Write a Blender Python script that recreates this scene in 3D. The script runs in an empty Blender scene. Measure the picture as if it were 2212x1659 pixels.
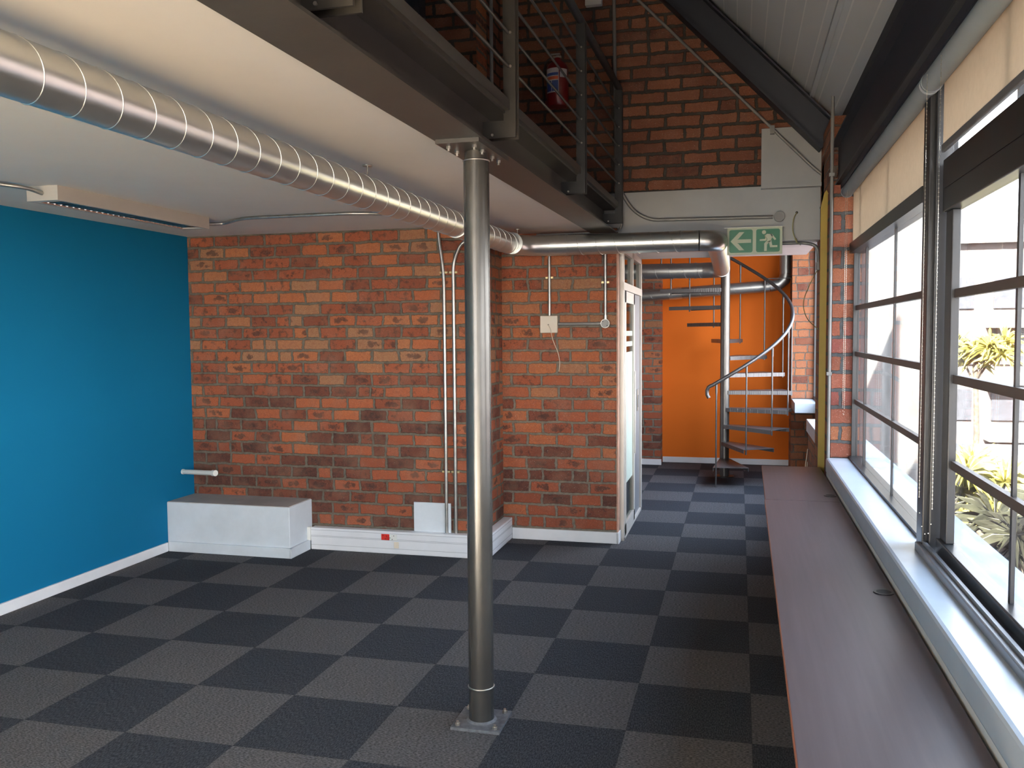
import bpy, bmesh, math, random
from mathutils import Vector, Matrix
random.seed(7)
SC = bpy.context.scene
COL = SC.collection
PI = math.pi

# ------------------------------------------------------------------ camera
def setup_camera():
    f, yaw, pitch, roll = 1892.46, .2538, -.0582, .0076
    cy, sy, cp, sp, cr, sr = math.cos(yaw), math.sin(yaw), math.cos(pitch), math.sin(pitch), math.cos(roll), math.sin(roll)
    R = Matrix(((cy, -sy, 0), (sy, cy, 0), (0, 0, 1))) @ Matrix(((1, 0, 0), (0, cp, -sp), (0, sp, cp))) @ Matrix(((cr, 0, sr), (0, 1, 0), (-sr, 0, cr)))
    r, fw, up = R.col[0], R.col[1], R.col[2]
    cam = bpy.data.cameras.new('camera'); o = bpy.data.objects.new('camera', cam); COL.objects.link(o)
    cam.sensor_width = 36; cam.lens = f/2212*36; cam.clip_start = .05; cam.clip_end = 600
    M = Matrix.Identity(4)
    for i in range(3):
        M[i][0] = r[i]; M[i][1] = up[i]; M[i][2] = -fw[i]
    M[0][3], M[1][3], M[2][3] = 3.9388, -3.0059, 1.6306
    o.matrix_world = M
    SC.camera = o
setup_camera()

# ------------------------------------------------------------------ world, sun, exposure
W = bpy.data.worlds.new('World'); SC.world = W; W.use_nodes = True
wn = W.node_tree.nodes; wl = W.node_tree.links
bgn = wn['Background']
tc = wn.new('ShaderNodeTexCoord'); sep = wn.new('ShaderNodeSeparateXYZ'); wl.new(tc.outputs['Generated'], sep.inputs[0])
rmp = wn.new('ShaderNodeValToRGB'); wl.new(sep.outputs['Z'], rmp.inputs[0])
rmp.color_ramp.elements[0].position = 0.0; rmp.color_ramp.elements[0].color = (1.0, .97, .93, 1)
rmp.color_ramp.elements[1].position = .7; rmp.color_ramp.elements[1].color = (.60, .76, 1.0, 1)
wl.new(rmp.outputs[0], bgn.inputs[0]); bgn.inputs[1].default_value = 13.0
sun = bpy.data.lights.new('sun', 'SUN'); sun.energy = 165; sun.angle = math.radians(.6); sun.color = (1, .93, .80)
so = bpy.data.objects.new('sun', sun); COL.objects.link(so)
so.rotation_euler = Vector((.22, .80, -.60)).to_track_quat('-Z', 'Y').to_euler()
SC.view_settings.view_transform = 'Standard'; SC.view_settings.look = 'None'
SC.view_settings.exposure = 0.0; SC.view_settings.gamma = 1; SC.view_settings.use_curve_mapping = False
SC.cycles.max_bounces = 10; SC.cycles.diffuse_bounces = 6; SC.cycles.transparent_max_bounces = 16
SC.cycles.sample_clamp_indirect = 8; SC.cycles.caustics_reflective = False; SC.cycles.caustics_refractive = False
def portal(loc, sx, sy, d):
    l = bpy.data.lights.new('daylight_portal', 'AREA'); l.shape = 'RECTANGLE'; l.size = sx; l.size_y = sy; l.energy = 1
    l.cycles.is_portal = True
    o = bpy.data.objects.new('daylight_portal', l); COL.objects.link(o); o.location = loc
    o.rotation_euler = Vector(d).to_track_quat('-Z', 'Z').to_euler()
portal((4.78, -2.0, 1.65), 9.2, 1.75, (-1, 0, 0))
portal((4.84, 5.65, 1.95), 3.4, 2.15, (-1, 0, 0))
portal((2.2, -6.5, 1.5), 3.9, 2.0, (0, 1, 0))

# ------------------------------------------------------------------ materials
MATS = {}
class NT:
    def __init__(s, name):
        s.m = bpy.data.materials.new(name); s.m.use_nodes = True; s.n = s.m.node_tree.nodes; s.l = s.m.node_tree.links
        s.b = s.n['Principled BSDF']; s.out = s.n['Material Output']
    def new(s, t, **k):
        n = s.n.new(t)
        for a, v in k.items(): setattr(n, a, v)
        return n
    def put(s, sock, v):
        if isinstance(v, bpy.types.NodeSocket): s.l.new(v, sock)
        elif isinstance(v, (tuple, list)) and len(v) == 3 and sock.type == 'RGBA': sock.default_value = (*v, 1)
        else: sock.default_value = v
    def math(s, op, a, b=0.0, c=0.0, clamp=False):
        n = s.new('ShaderNodeMath', operation=op, use_clamp=clamp); s.put(n.inputs[0], a); s.put(n.inputs[1], b); s.put(n.inputs[2], c); return n.outputs[0]
    def noise(s, scale, detail=3, rough=.5, vec=None):
        n = s.new('ShaderNodeTexNoise'); n.inputs['Scale'].default_value = scale; n.inputs['Detail'].default_value = detail; n.inputs['Roughness'].default_value = rough
        if vec is not None: s.l.new(vec, n.inputs['Vector'])
        return n.outputs[0]
    def obj(s):
        return s.new('ShaderNodeTexCoord').outputs['Object']
    def mix(s, f, a, b, mode='MIX'):
        n = s.new('ShaderNodeMix', data_type='RGBA', blend_type=mode); s.put(n.inputs[0], f); s.put(n.inputs[6], a); s.put(n.inputs[7], b); return n.outputs[2]
    def ramp(s, f, stops, interp='LINEAR'):
        n = s.new('ShaderNodeValToRGB'); s.put(n.inputs[0], f); e = n.color_ramp.elements; n.color_ramp.interpolation = interp
        while len(e) < len(stops): e.new(.5)
        for i, (p, c) in enumerate(stops):
            e[i].position = p; e[i].color = (*c, 1) if not isinstance(c, (int, float)) else (c, c, c, 1)
        return n.outputs[0]
    def bump(s, h, strength=.3, dist=.01):
        n = s.new('ShaderNodeBump'); n.inputs['Strength'].default_value = strength; n.inputs['Distance'].default_value = dist
        s.l.new(h, n.inputs['Height']); s.l.new(n.outputs[0], s.b.inputs['Normal'])
    def sx(s, v):
        n = s.new('ShaderNodeSeparateXYZ'); s.l.new(v, n.inputs[0]); return n.outputs
    def cx(s, x, y, z=0.0):
        n = s.new('ShaderNodeCombineXYZ'); s.put(n.inputs[0], x); s.put(n.inputs[1], y); s.put(n.inputs[2], z); return n.outputs[0]

def simple(name, col, rough=.5, metal=0.0, var=.08, vscale=6, bump=0.0, bscale=60, spec=.5):
    if name in MATS: return MATS[name]
    t = NT(name); o = t.obj()
    n = t.noise(vscale, 4, .6, o)
    c2 = tuple(max(0, c*(1-var*2)) for c in col); c1 = tuple(min(1, c*(1+var)) for c in col)
    t.put(t.b.inputs['Base Color'], t.mix(t.ramp(n, [(.35, 0), (.65, 1)]), c1, c2))
    t.b.inputs['Roughness'].default_value = rough; t.b.inputs['Metallic'].default_value = metal
    t.b.inputs['Specular IOR Level'].default_value = spec
    if bump: t.bump(t.noise(bscale, 3, .6, o), bump, .004)
    MATS[name] = t.m; return t.m

def brick_mat(name, axis, L, H, mort, pal, mortar_col, split=.2, soot=.5, rnd=.2, phase=0.0, lowdark=0.0, z0=0.0, floor_id=0.0, burn=0.0):
    t = NT(name); o = t.obj(); s = t.sx(o)
    u0 = s[0] if axis == 'x' else s[1]; v0 = s[2]
    nz = t.new('ShaderNodeTexNoise'); nz.inputs['Scale'].default_value = 9; nz.inputs['Detail'].default_value = 3; t.l.new(o, nz.inputs['Vector'])
    nn = t.sx(nz.outputs['Color'])
    u = t.math('ADD', u0, t.math('MULTIPLY', t.math('SUBTRACT', nn[0], .5), .035))
    v = t.math('ADD', v0, t.math('MULTIPLY', t.math('SUBTRACT', nn[1], .5), .020))
    nf = t.new('ShaderNodeTexNoise'); nf.inputs['Scale'].default_value = 55; nf.inputs['Detail'].default_value = 3; t.l.new(o, nf.inputs['Vector'])
    fn = t.sx(nf.outputs['Color'])
    u = t.math('ADD', u, t.math('MULTIPLY', t.math('SUBTRACT', fn[0], .5), .014))
    v = t.math('ADD', v, t.math('MULTIPLY', t.math('SUBTRACT', fn[1], .5), .013))
    vr = t.math('DIVIDE', t.math('SUBTRACT', v, z0), H); row = t.math('FLOOR', vr); fv = t.math('FRACT', vr)
    wr = t.new('ShaderNodeTexWhiteNoise', noise_dimensions='1D'); t.l.new(row, wr.inputs['W'])
    off = t.math('ADD', t.math('MULTIPLY', t.math('FLOORED_MODULO', row, 2.0), .5), t.math('MULTIPLY', wr.outputs[0], rnd))
    ur = t.math('ADD', t.math('ADD', t.math('DIVIDE', u, L), off), 50.0+phase)
    col = t.math('FLOOR', ur); fu = t.math('FRACT', ur)
    w2 = t.new('ShaderNodeTexWhiteNoise', noise_dimensions='2D'); t.l.new(t.cx(col, row), w2.inputs['Vector'])
    isp = t.math('LESS_THAN', w2.outputs[0], split)
    half = t.math('MULTIPLY', t.math('GREATER_THAN', fu, .5), isp)
    w3 = t.new('ShaderNodeTexWhiteNoise', noise_dimensions='3D'); t.l.new(t.cx(col, row, t.math('ADD', half, 7.0)), w3.inputs['Vector'])
    du = t.math('MULTIPLY', t.math('MINIMUM', fu, t.math('SUBTRACT', 1.0, fu)), L)
    dh = t.math('ADD', t.math('MULTIPLY', t.math('ABSOLUTE', t.math('SUBTRACT', fu, .5)), L), t.math('MULTIPLY', t.math('SUBTRACT', 1.0, isp), 1.0))
    dv = t.math('MULTIPLY', t.math('MINIMUM', fv, t.math('SUBTRACT', 1.0, fv)), H)
    d = t.math('MINIMUM', t.math('MINIMUM', du, dh), dv)
    mr = t.new('ShaderNodeMapRange', interpolation_type='SMOOTHSTEP'); t.l.new(d, mr.inputs[0])
    mr.inputs[1].default_value = mort*.5-.0015; mr.inputs[2].default_value = mort*.5+.0015
    mask = mr.outputs[0]
    idv = t.math('MULTIPLY_ADD', w3.outputs[0], 1.0-floor_id, floor_id)
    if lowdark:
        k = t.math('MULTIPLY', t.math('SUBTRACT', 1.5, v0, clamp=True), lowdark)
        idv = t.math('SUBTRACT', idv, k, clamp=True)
    n = len(pal)
    bc = t.ramp(idv, [((i+.0)/n, c) for i, c in enumerate(pal)], 'LINEAR')
    # burnt hearts, chips and grime that belong to the brick itself
    n1 = t.noise(24, 4, .65, o); n2 = t.noise(120, 3, .6, o); n3 = t.noise(7, 2, .5, o)
    wsp = t.sx(w3.outputs[1])
    sootm = t.math('MULTIPLY', t.ramp(n1, [(.53, 0), (.64, 1)]), t.math('MULTIPLY', t.math('LESS_THAN', wsp[0], soot), .8))
    bc = t.mix(sootm, bc, (.045, .028, .024))
    if burn:
        ex = t.math('MULTIPLY', t.math('SUBTRACT', fu, t.math('ADD', .35, t.math('MULTIPLY', wsp[1], .3))), 2.4); ey = t.math('MULTIPLY', t.math('SUBTRACT', fv, .5), 2.2)
        q = t.math('ADD', t.math('ADD', t.math('MULTIPLY', ex, ex), t.math('MULTIPLY', ey, ey)), t.math('MULTIPLY', t.math('SUBTRACT', n1, .5), 2.2))
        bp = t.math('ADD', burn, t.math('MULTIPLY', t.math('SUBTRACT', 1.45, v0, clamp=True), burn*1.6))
        bm_ = t.math('MULTIPLY', t.ramp(q, [(.10, .85), (.34, 0)]), t.math('LESS_THAN', wsp[2], bp))
        bc = t.mix(bm_, bc, (.040, .028, .026))
    bc = t.mix(t.math('MULTIPLY', t.ramp(n3, [(.45, 0), (.75, 1)]), .35), bc, (.36, .20, .14))
    bc = t.mix(t.ramp(n2, [(.3, .45), (.7, 0)]), bc, (.10, .04, .03))
    bc = t.mix(t.ramp(t.noise(38, 4, .7, o), [(.45, 0), (.75, .55)]), bc, (.20, .07, .045))
    bc = t.mix(t.math('MULTIPLY', t.ramp(t.noise(160, 1, .5, o), [(.70, 0), (.74, 1)]), .5), bc, (.5, .46, .42))
    mc = t.mix(t.ramp(n1, [(.35, 0), (.7, 1)]), mortar_col, tuple(c*.6 for c in mortar_col))
    t.put(t.b.inputs['Base Color'], t.mix(mask, mc, bc))
    t.b.inputs['Roughness'].default_value = .85; t.b.inputs['Specular IOR Level'].default_value = .25
    h = t.math('ADD', t.math('MULTIPLY', mask, .75), t.math('MULTIPLY', n2, .25))
    h = t.math('ADD', h, t.math('MULTIPLY', wsp[1], .25))
    t.bump(h, 1.0, .010)
    MATS[name] = t.m; return t.m

PAL = [(.080, .034, .028), (.14, .046, .032), (.22, .064, .037), (.30, .080, .040), (.36, .098, .046), (.40, .112, .050), (.44, .135, .056), (.47, .165, .068), (.38, .19, .10)]
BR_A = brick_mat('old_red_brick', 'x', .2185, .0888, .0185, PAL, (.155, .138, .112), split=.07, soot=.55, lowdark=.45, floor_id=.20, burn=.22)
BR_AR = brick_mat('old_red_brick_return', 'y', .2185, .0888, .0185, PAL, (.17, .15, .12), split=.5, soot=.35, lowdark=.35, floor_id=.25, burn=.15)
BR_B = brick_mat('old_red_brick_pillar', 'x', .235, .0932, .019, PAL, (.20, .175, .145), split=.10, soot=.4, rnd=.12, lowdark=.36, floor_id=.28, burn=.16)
BR_G = brick_mat('gable_brick', 'x', .262, .0925, .022, [(.08, .034, .026), (.13, .052, .034), (.18, .070, .040), (.21, .082, .045), (.23, .092, .05), (.22, .095, .055)], (.055, .05, .045), split=.04, soot=.06, rnd=.1)
BR_GS = brick_mat('gable_brick_side', 'y', .23, .0925, .022, [(.08, .034, .026), (.13, .052, .034), (.18, .070, .040), (.21, .082, .045)], (.045, .04, .035), split=.2, soot=.1)
BR_R = brick_mat('orange_brick', 'x', .235, .0865, .012, [(.13, .045, .028), (.23, .078, .035), (.30, .105, .042), (.35, .13, .05), (.38, .155, .062), (.33, .13, .062)], (.16, .13, .105), split=.35, soot=.1)
BR_RS = brick_mat('shaded_side_brick', 'y', .235, .0865, .012, [(.16, .06, .04), (.26, .10, .05), (.33, .13, .06)], (.16, .13, .11), split=.3, soot=.1)
BR_P = brick_mat('window_reveal_brick', 'x', .24, .106, .020, [(.17, .055, .038), (.26, .085, .050), (.28, .080, .058), (.34, .135, .062), (.24, .072, .062)], (.09, .095, .10), split=0, soot=.1, rnd=0, phase=-.4)
DIMPLAST = simple('dimmed_white_plaster', (.50, .515, .52), .65, var=.03, vscale=3)  # white plaster with the dim light on the gable put into its colour
WHITE = simple('white_wall_paint', (.74, .73, .70), .65, var=.03, vscale=3, bump=.05)
CEILM = simple('ceiling_paint', (.80, .77, .72), .7, var=.02, vscale=1.2)
GLOSSW = simple('white_gloss_paint', (.76, .77, .80), .35, var=.02)
PLINTH = simple('plinth_paint', (.66, .71, .76), .5, var=.03)
PLTOP = simple('plinth_top_dusty_tile', (.42, .40, .38), .6, var=.1, vscale=3)
PVC = simple('white_pvc', (.78, .78, .74), .35, var=.02)
CREAMP = simple('cream_plastic', (.74, .66, .54), .45, var=.02)
SPLASTIC = simple('red_socket_plastic', (.62, .03, .02), .35, var=.02)
HOLE = simple('socket_slot_black', (.01, .01, .01), .6)
STEEL = simple('dark_painted_steel', (.056, .052, .047), .42, .35, var=.06, vscale=5, bump=.03)
STEELD = simple('black_painted_steel', (.028, .029, .031), .45, .3, var=.08, vscale=5)
NAVY = simple('charcoal_navy_steel', (.018, .021, .032), .5, .2, var=.05)
COLM = simple('column_paint', (.095, .093, .090), .26, .62, var=.05, vscale=5, bump=.05, bscale=120)
RAIL = simple('stair_steel', (.11, .11, .115), .33, .7, var=.08, vscale=8)
POLE = simple('stair_pole_steel', (.15, .145, .14), .32, .75, var=.05, vscale=6)
ALU = simple('anodised_aluminium', (.60, .57, .52), .4, .35, var=.03)
ALUG = simple('grey_aluminium_track', (.26, .27, .29), .4, .5, var=.03)
WFR = simple('window_frame_grey', (.034, .035, .038), .32, .5, var=.05)
WBAR = simple('window_bar_brown_grey', (.075, .060, .054), .5, .1, var=.05)
COND = simple('galvanised_conduit', (.42, .41, .39), .36, .85, var=.1, vscale=20)
CONDP = simple('painted_conduit', (.20, .20, .20), .45, .2, var=.05)
BRASS = simple('yellowed_clip_metal', (.50, .40, .22), .35, .8)
BOLT = simple('zinc_bolt', (.55, .52, .46), .3, .9)
BLTHREAD = simple('concrete_grout', (.13, .14, .16), .6, .2, var=.2, vscale=30)
YELLOW = simple('yellow_guard_paint', (.36, .25, .03), .5, var=.04)
FABRIC = None
SILL = simple('sill_paint', (.52, .585, .66), .28, var=.03, vscale=5)  # the blue of the sky light is put into this whitish sill colour
CABLE = simple('yellow_green_cable', (.30, .27, .12), .5)
CABLEW = simple('white_cable', (.70, .62, .50), .5)
REDEX = simple('extinguisher_red', (.16, .006, .008), .3, var=.02)
LABW = simple('label_white', (.62, .62, .64), .5); LABB = simple('label_blue', (.03, .07, .30), .5); LABR = simple('label_red_orange', (.62, .12, .05), .5)
RUBBER = simple('black_rubber', (.015, .015, .015), .5)
SIGNP = simple('sign_pale_green', (.62, .68, .50), .4, var=.01); SIGNG = simple('sign_green', (.012, .16, .085), .4, var=.01)
BLACKP = simple('black_plastic', (.012, .012, .014), .35)
PINKW = simple('painted_reveal_pink', (.50, .30, .22), .6, var=.12, vscale=12)
ROOFM = None

def mk_special():
    global FABRIC, ROOFM
    t = NT('blind_fabric'); o = t.obj()
    c = t.mix(t.noise(40, 3, .6, o), (.56, .48, .38), (.66, .57, .46))
    t.put(t.b.inputs['Base Color'], c); t.b.inputs['Roughness'].default_value = .9
    tr = t.new('ShaderNodeBsdfTranslucent'); t.l.new(c, tr.inputs[0]); mx = t.new('ShaderNodeMixShader'); mx.inputs[0].default_value = .5
    t.l.new(t.b.outputs[0], mx.inputs[1]); t.l.new(tr.outputs[0], mx.inputs[2]); t.l.new(mx.outputs[0], t.out.inputs[0]); MATS['fabric'] = t.m
    FABRIC = t.m
    # tongue and groove boards: thin groove every 95 mm across the slope
    t = NT('white_board_ceiling'); o = t.obj(); s = t.sx(o)
    f = t.math('FRACT', t.math('DIVIDE', s[0], .092)); g = t.math('LESS_THAN', t.math('ABSOLUTE', t.math('SUBTRACT', f, .5)), .035)
    t.put(t.b.inputs['Base Color'], t.mix(g, (.62, .66, .70), (.80, .82, .84))); t.b.inputs['Roughness'].default_value = .5
    t.bump(t.math('MULTIPLY', g, -1.0), .5, .004); ROOFM = t.m
    # carpet tiles, 0.5 m, quarter turned
    t = NT('carpet_tiles'); o = t.obj(); s = t.sx(o)
    ix = t.math('FLOOR', t.math('DIVIDE', s[0], .5)); iy = t.math('FLOOR', t.math('DIVIDE', s[1], .5))
    par = t.math('FLOORED_MODULO', t.math('ADD', ix, iy), 2.0)
    wn_ = t.new('ShaderNodeTexWhiteNoise', noise_dimensions='2D'); t.l.new(t.cx(ix, iy), wn_.inputs['Vector'])
    va = t.new('ShaderNodeVectorMath', operation='MULTIPLY'); t.l.new(o, va.inputs[0]); va.inputs[1].default_value = (210, 62, 1)
    vb = t.new('ShaderNodeVectorMath', operation='MULTIPLY'); t.l.new(o, vb.inputs[0]); vb.inputs[1].default_value = (85, 190, 1)
    na = t.noise(1, 2, .6, va.outputs[0]); nb = t.noise(1, 2, .6, vb.outputs[0]); nl = t.noise(18, 3, .6, o)
    dark = t.mix(t.ramp(na, [(.40, 0), (.70, 1)]), (.022, .025, .032), (.072, .078, .094))
    light = t.mix(t.ramp(nb, [(.36, 0), (.66, 1)]), (.046, .045, .049), (.155, .153, .162))
    c = t.mix(par, dark, light)
    c = t.mix(t.math('MULTIPLY', wn_.outputs[0], .16), c, (.03, .03, .03))
    c = t.mix(t.math('MULTIPLY', nl, .18), c, (.03, .03, .03))
    dx = t.math('ABSOLUTE', t.math('SUBTRACT', t.math('FRACT', t.math('DIVIDE', s[0], .5)), .5)); dy = t.math('ABSOLUTE', t.math('SUBTRACT', t.math('FRACT', t.math('DIVIDE', s[1], .5)), .5))
    seam = t.math('GREATER_THAN', t.math('MAXIMUM', dx, dy), .4965)
    c = t.mix(t.math('MULTIPLY', seam, .35), c, (.02, .02, .02))
    t.put(t.b.inputs['Base Color'], c); t.b.inputs['Roughness'].default_value = .95; t.b.inputs['Specular IOR Level'].default_value = .1
    t.bump(t.mix(par, na, nb), .5, .004); MATS['carpet'] = t.m
    # plain painted walls
    for nm, c1, c2 in (('blue_wall_paint', (.004, .150, .31), (.003, .138, .29)), ('orange_wall_paint', (.74, .175, .022), (.70, .160, .020))):
        t = NT(nm); o = t.obj(); n = t.noise(1.5, 4, .6, o)
        t.put(t.b.inputs['Base Color'], t.mix(n, c1, c2)); t.b.inputs['Roughness'].default_value = .8; t.b.inputs['Specular IOR Level'].default_value = .12
        t.bump(t.noise(220, 2, .5, o), .08, .002); MATS[nm] = t.m
    # galvanised duct
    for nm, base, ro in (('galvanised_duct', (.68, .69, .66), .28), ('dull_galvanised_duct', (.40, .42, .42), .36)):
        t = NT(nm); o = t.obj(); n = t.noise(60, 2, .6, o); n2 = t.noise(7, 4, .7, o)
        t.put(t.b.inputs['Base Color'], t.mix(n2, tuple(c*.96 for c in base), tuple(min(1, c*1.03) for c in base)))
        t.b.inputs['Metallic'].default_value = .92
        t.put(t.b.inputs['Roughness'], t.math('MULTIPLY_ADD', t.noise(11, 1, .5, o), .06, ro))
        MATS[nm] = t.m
    # desk laminate with fine grain along y
    t = NT('desk_laminate'); o = t.obj(); v = t.new('ShaderNodeVectorMath', operation='MULTIPLY'); t.l.new(o, v.inputs[0]); v.inputs[1].default_value = (60, 2.2, 1)
    n = t.noise(1, 5, .6, v.outputs[0])
    v2 = t.new('ShaderNodeVectorMath', operation='MULTIPLY'); t.l.new(o, v2.inputs[0]); v2.inputs[1].default_value = (9, .8, 1); n2 = t.noise(1, 3, .5, v2.outputs[0])
    c = t.mix(t.ramp(n, [(.3, 0), (.7, 1)]), (.058, .047, .054), (.082, .066, .074)); c = t.mix(t.math('MULTIPLY', n2, .4), c, (.075, .050, .052))
    t.put(t.b.inputs['Base Color'], c); t.b.inputs['Roughness'].default_value = .40; MATS['desk'] = t.m
    simple('desk_edge', (.30, .10, .05), .45)
    # glass
    for nm, tint, gl in (('window_glass', (.97, .98, .98), .06), ('door_glass', (.80, .86, .84), .10)):
        t = NT(nm); tr = t.new('ShaderNodeBsdfTransparent'); tr.inputs[0].default_value = (*tint, 1)
        g = t.new('ShaderNodeBsdfGlossy'); g.inputs['Roughness'].default_value = .02; fr = t.new('ShaderNodeFresnel'); fr.inputs[0].default_value = 1.45
        mx = t.new('ShaderNodeMixShader'); t.l.new(t.math('MULTIPLY', fr.outputs[0], .45), mx.inputs[0]); t.l.new(tr.outputs[0], mx.inputs[1]); t.l.new(g.outputs[0], mx.inputs[2])
        t.l.new(mx.outputs[0], t.out.inputs[0]); MATS[nm] = t.m
    simple('frosted_film', (.42, .50, .44), .6, var=.03)
    # chequer plate
    t = NT('chequer_plate'); o = t.obj(); s = t.sx(o)
    a = t.math('SINE', t.math('MULTIPLY', t.math('ADD', s[0], s[1]), 190)); b = t.math('SINE', t.math('MULTIPLY', t.math('SUBTRACT', s[0], s[1]), 150))
    t.put(t.b.inputs['Base Color'], (.13, .13, .135)); t.b.inputs['Metallic'].default_value = .6; t.b.inputs['Roughness'].default_value = .38
    t.bump(t.math('MAXIMUM', t.math('MULTIPLY', a, b), .3), .8, .003); MATS['chequer'] = t.m
    # outdoors
    simple('concrete_ledge', (.26, .30, .34), .8, var=.12, vscale=2.5, bump=.2)
    simple('plaster_outside', (.085, .088, .088), .85, var=.15, vscale=2, bump=.1)
    simple('pink_render', (.14, .105, .10), .85, var=.12, vscale=2)
    simple('street_paving', (.05, .03, .028), .9, var=.15, vscale=1)
    simple('facade', (.105, .086, .082), .85, var=.06); simple('far_glass', (.030, .032, .040), .2, var=.1)
    simple('facade_white', (.14, .135, .13), .85, var=.06)
    simple('leaf_olive', (.024, .025, .016), .5, var=.3, vscale=3); simple('leaf_yellow', (.28, .26, .07), .5, var=.3, vscale=3)
    simple('bark', (.05, .04, .03), .9, var=.3, vscale=9); simple('crimson_panel', (.030, .003, .007), .5); simple('van_white', (.12, .12, .12), .3); simple('green_panel', (.03, .2, .12), .5)
    simple('bounce_timber_floor', (.74, .62, .46), .5, var=.1, vscale=4)
    simple('cream_room_wall', (.42, .38, .32), .7)
mk_special()

# ------------------------------------------------------------------ mesh helpers
def SK(v):      # the mezzanine edge, the beam and the duct run very slightly askew to the room
    return Vector((v[0] + .018*(v[1]-.44), v[1], v[2]))
class MB:
    def __init__(s): s.bm = bmesh.new(); s.mi = 0
    def _f(s, vs, smooth=False):
        try:
            f = s.bm.faces.new(vs); f.smooth = smooth; f.material_index = s.mi
        except ValueError: pass
    def box(s, x0, x1, y0, y1, z0, z1, bev=0.0):
        r = bmesh.ops.create_cube(s.bm, size=1, matrix=Matrix.Translation(((x0+x1)/2, (y0+y1)/2, (z0+z1)/2)) @ Matrix.Diagonal((abs(x1-x0), abs(y1-y0), abs(z1-z0), 1)))
        vs = r['verts']; fs = {f for v in vs for f in v.link_faces}
        for f in fs: f.material_index = s.mi
        if bev:
            es = list({e for v in vs for e in v.link_edges})
            bmesh.ops.bevel(s.bm, geom=es, offset=bev, segments=2, affect='EDGES', profile=.5, clamp_overlap=True)
        return s
    def prism(s, pts, d, bev=0):      # polygon pts (3d) extruded by vector d
        a = [s.bm.verts.new(p) for p in pts]; b = [s.bm.verts.new(Vector(p)+Vector(d)) for p in pts]
        s._f(a); s._f(b[::-1]); n = len(a)
        for i in range(n): s._f((a[i], b[i], b[(i+1) % n], a[(i+1) % n]))
        return s
    def cyl(s, p0, p1, r, n=20, r1=None, cap=True, smooth=True):
        return s.tube([p0, p1], [r, r if r1 is None else r1], n, cap, smooth)
    def tube(s, pts, r, n=10, cap=True, smooth=True):
        pts = [Vector(p) for p in pts]; m = len(pts)
        rs = r if isinstance(r, (list, tuple)) else [r]*m
        tang = []
        for i in range(m):
            a = pts[min(i+1, m-1)]-pts[max(i-1, 0)]; tang.append(a.normalized() if a.length > 0 else Vector((0, 0, 1)))
        ref = Vector((0, 0, 1)) if abs(tang[0].z) < .9 else Vector((1, 0, 0))
        nx = tang[0].cross(ref).normalized(); rings = []
        for i in range(m):
            nx = (nx - tang[i]*nx.dot(tang[i])).normalized(); ny = tang[i].cross(nx)
            rings.append([s.bm.verts.new(pts[i]+(nx*math.cos(2*PI*k/n)+ny*math.sin(2*PI*k/n))*rs[i]) for k in range(n)])
        for i in range(m-1):
            for k in range(n): s._f((rings[i][k], rings[i][(k+1) % n], rings[i+1][(k+1) % n], rings[i+1][k]), smooth)
        if cap:
            s._f([s.bm.verts.new(v.co) for v in rings[0][::-1]]); s._f([s.bm.verts.new(v.co) for v in rings[-1]])
        return s
    def sphere(s, c, r, seg=12, sz=1.0):
        r_ = bmesh.ops.create_uvsphere(s.bm, u_segments=seg, v_segments=max(4, seg//2), radius=r, matrix=Matrix.Translation(c) @ Matrix.Diagonal((1, 1, sz, 1)))
        for v in r_['verts']:
            for f in v.link_faces: f.smooth = True; f.material_index = s.mi
        return s
    def build(s, name, mat, parent=None, xf=None, origin=None):
        if xf:
            for v in s.bm.verts: v.co = xf(v.co)
        bmesh.ops.recalc_face_normals(s.bm, faces=s.bm.faces[:])
        me = bpy.data.meshes.new(name); s.bm.to_mesh(me); s.bm.free()
        for m in (mat if isinstance(mat, (list, tuple)) else [mat]): me.materials.append(m)
        o = bpy.data.objects.new(name, me); COL.objects.link(o)
        if parent:
            o.parent = parent
            w = Vector((0, 0, 0)); p = parent
            while p is not None: w += Vector(p.location); p = p.parent
            o.location = -w
        return o
def tag(o, label, cat, group=None, kind=None):
    if label: o['label'] = label
    if cat: o['category'] = cat
    if group: o['group'] = group
    if kind: o['kind'] = kind
    return o
def thing(name, loc, label, cat, group=None):
    o = bpy.data.objects.new(name, None); COL.objects.link(o); o.location = loc; o.empty_display_size = .1
    return tag(o, label, cat, group)
def struct(o): o['kind'] = 'structure'; return o
def B(*a, bev=0): return MB().box(*a, bev=bev)
def arc(c, a, b, r, t0, t1, n=8):     # points on an arc about c in the plane of unit vectors a, b
    c, a, b = Vector(c), Vector(a), Vector(b)
    return [c + a*r*math.cos(t0+(t1-t0)*i/n) + b*r*math.sin(t0+(t1-t0)*i/n) for i in range(n+1)]
def smooth(pts, rad, n=6):            # polyline with rounded corners
    pts = [Vector(p) for p in pts]; out = [pts[0]]
    for i in range(1, len(pts)-1):
        a, b, c = pts[i-1], pts[i], pts[i+1]
        r = min(rad, (a-b).length*.49, (c-b).length*.49)
        p, q = b+(a-b).normalized()*r, b+(c-b).normalized()*r
        for k in range(n+1):
            t = k/n; out.append(p*(1-t)**2 + b*2*t*(1-t) + q*t*t)
    out.append(pts[-1]); return out

# ------------------------------------------------------------------ the setting
XL, YA, XR, YB, YG, YO = -.25, 3.05, 2.13, 3.67, 3.75, 8.05
ZC = 2.40
struct(B(-.6, 4.95, -3.2, 8.3, -.12, 0).build('floor', MATS['carpet']))
struct(B(-.6, 4.75, -6.8, -3.2, -.12, 0).build('floor_rear', MATS['bounce_timber_floor']))  # pale timber invented out of view to bounce warm sun onto the ceiling
struct(B(XL-.2, XL, -6.6, YA+.2, 0, 3.9).build('wall_left', MATS['blue_wall_paint']))
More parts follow.
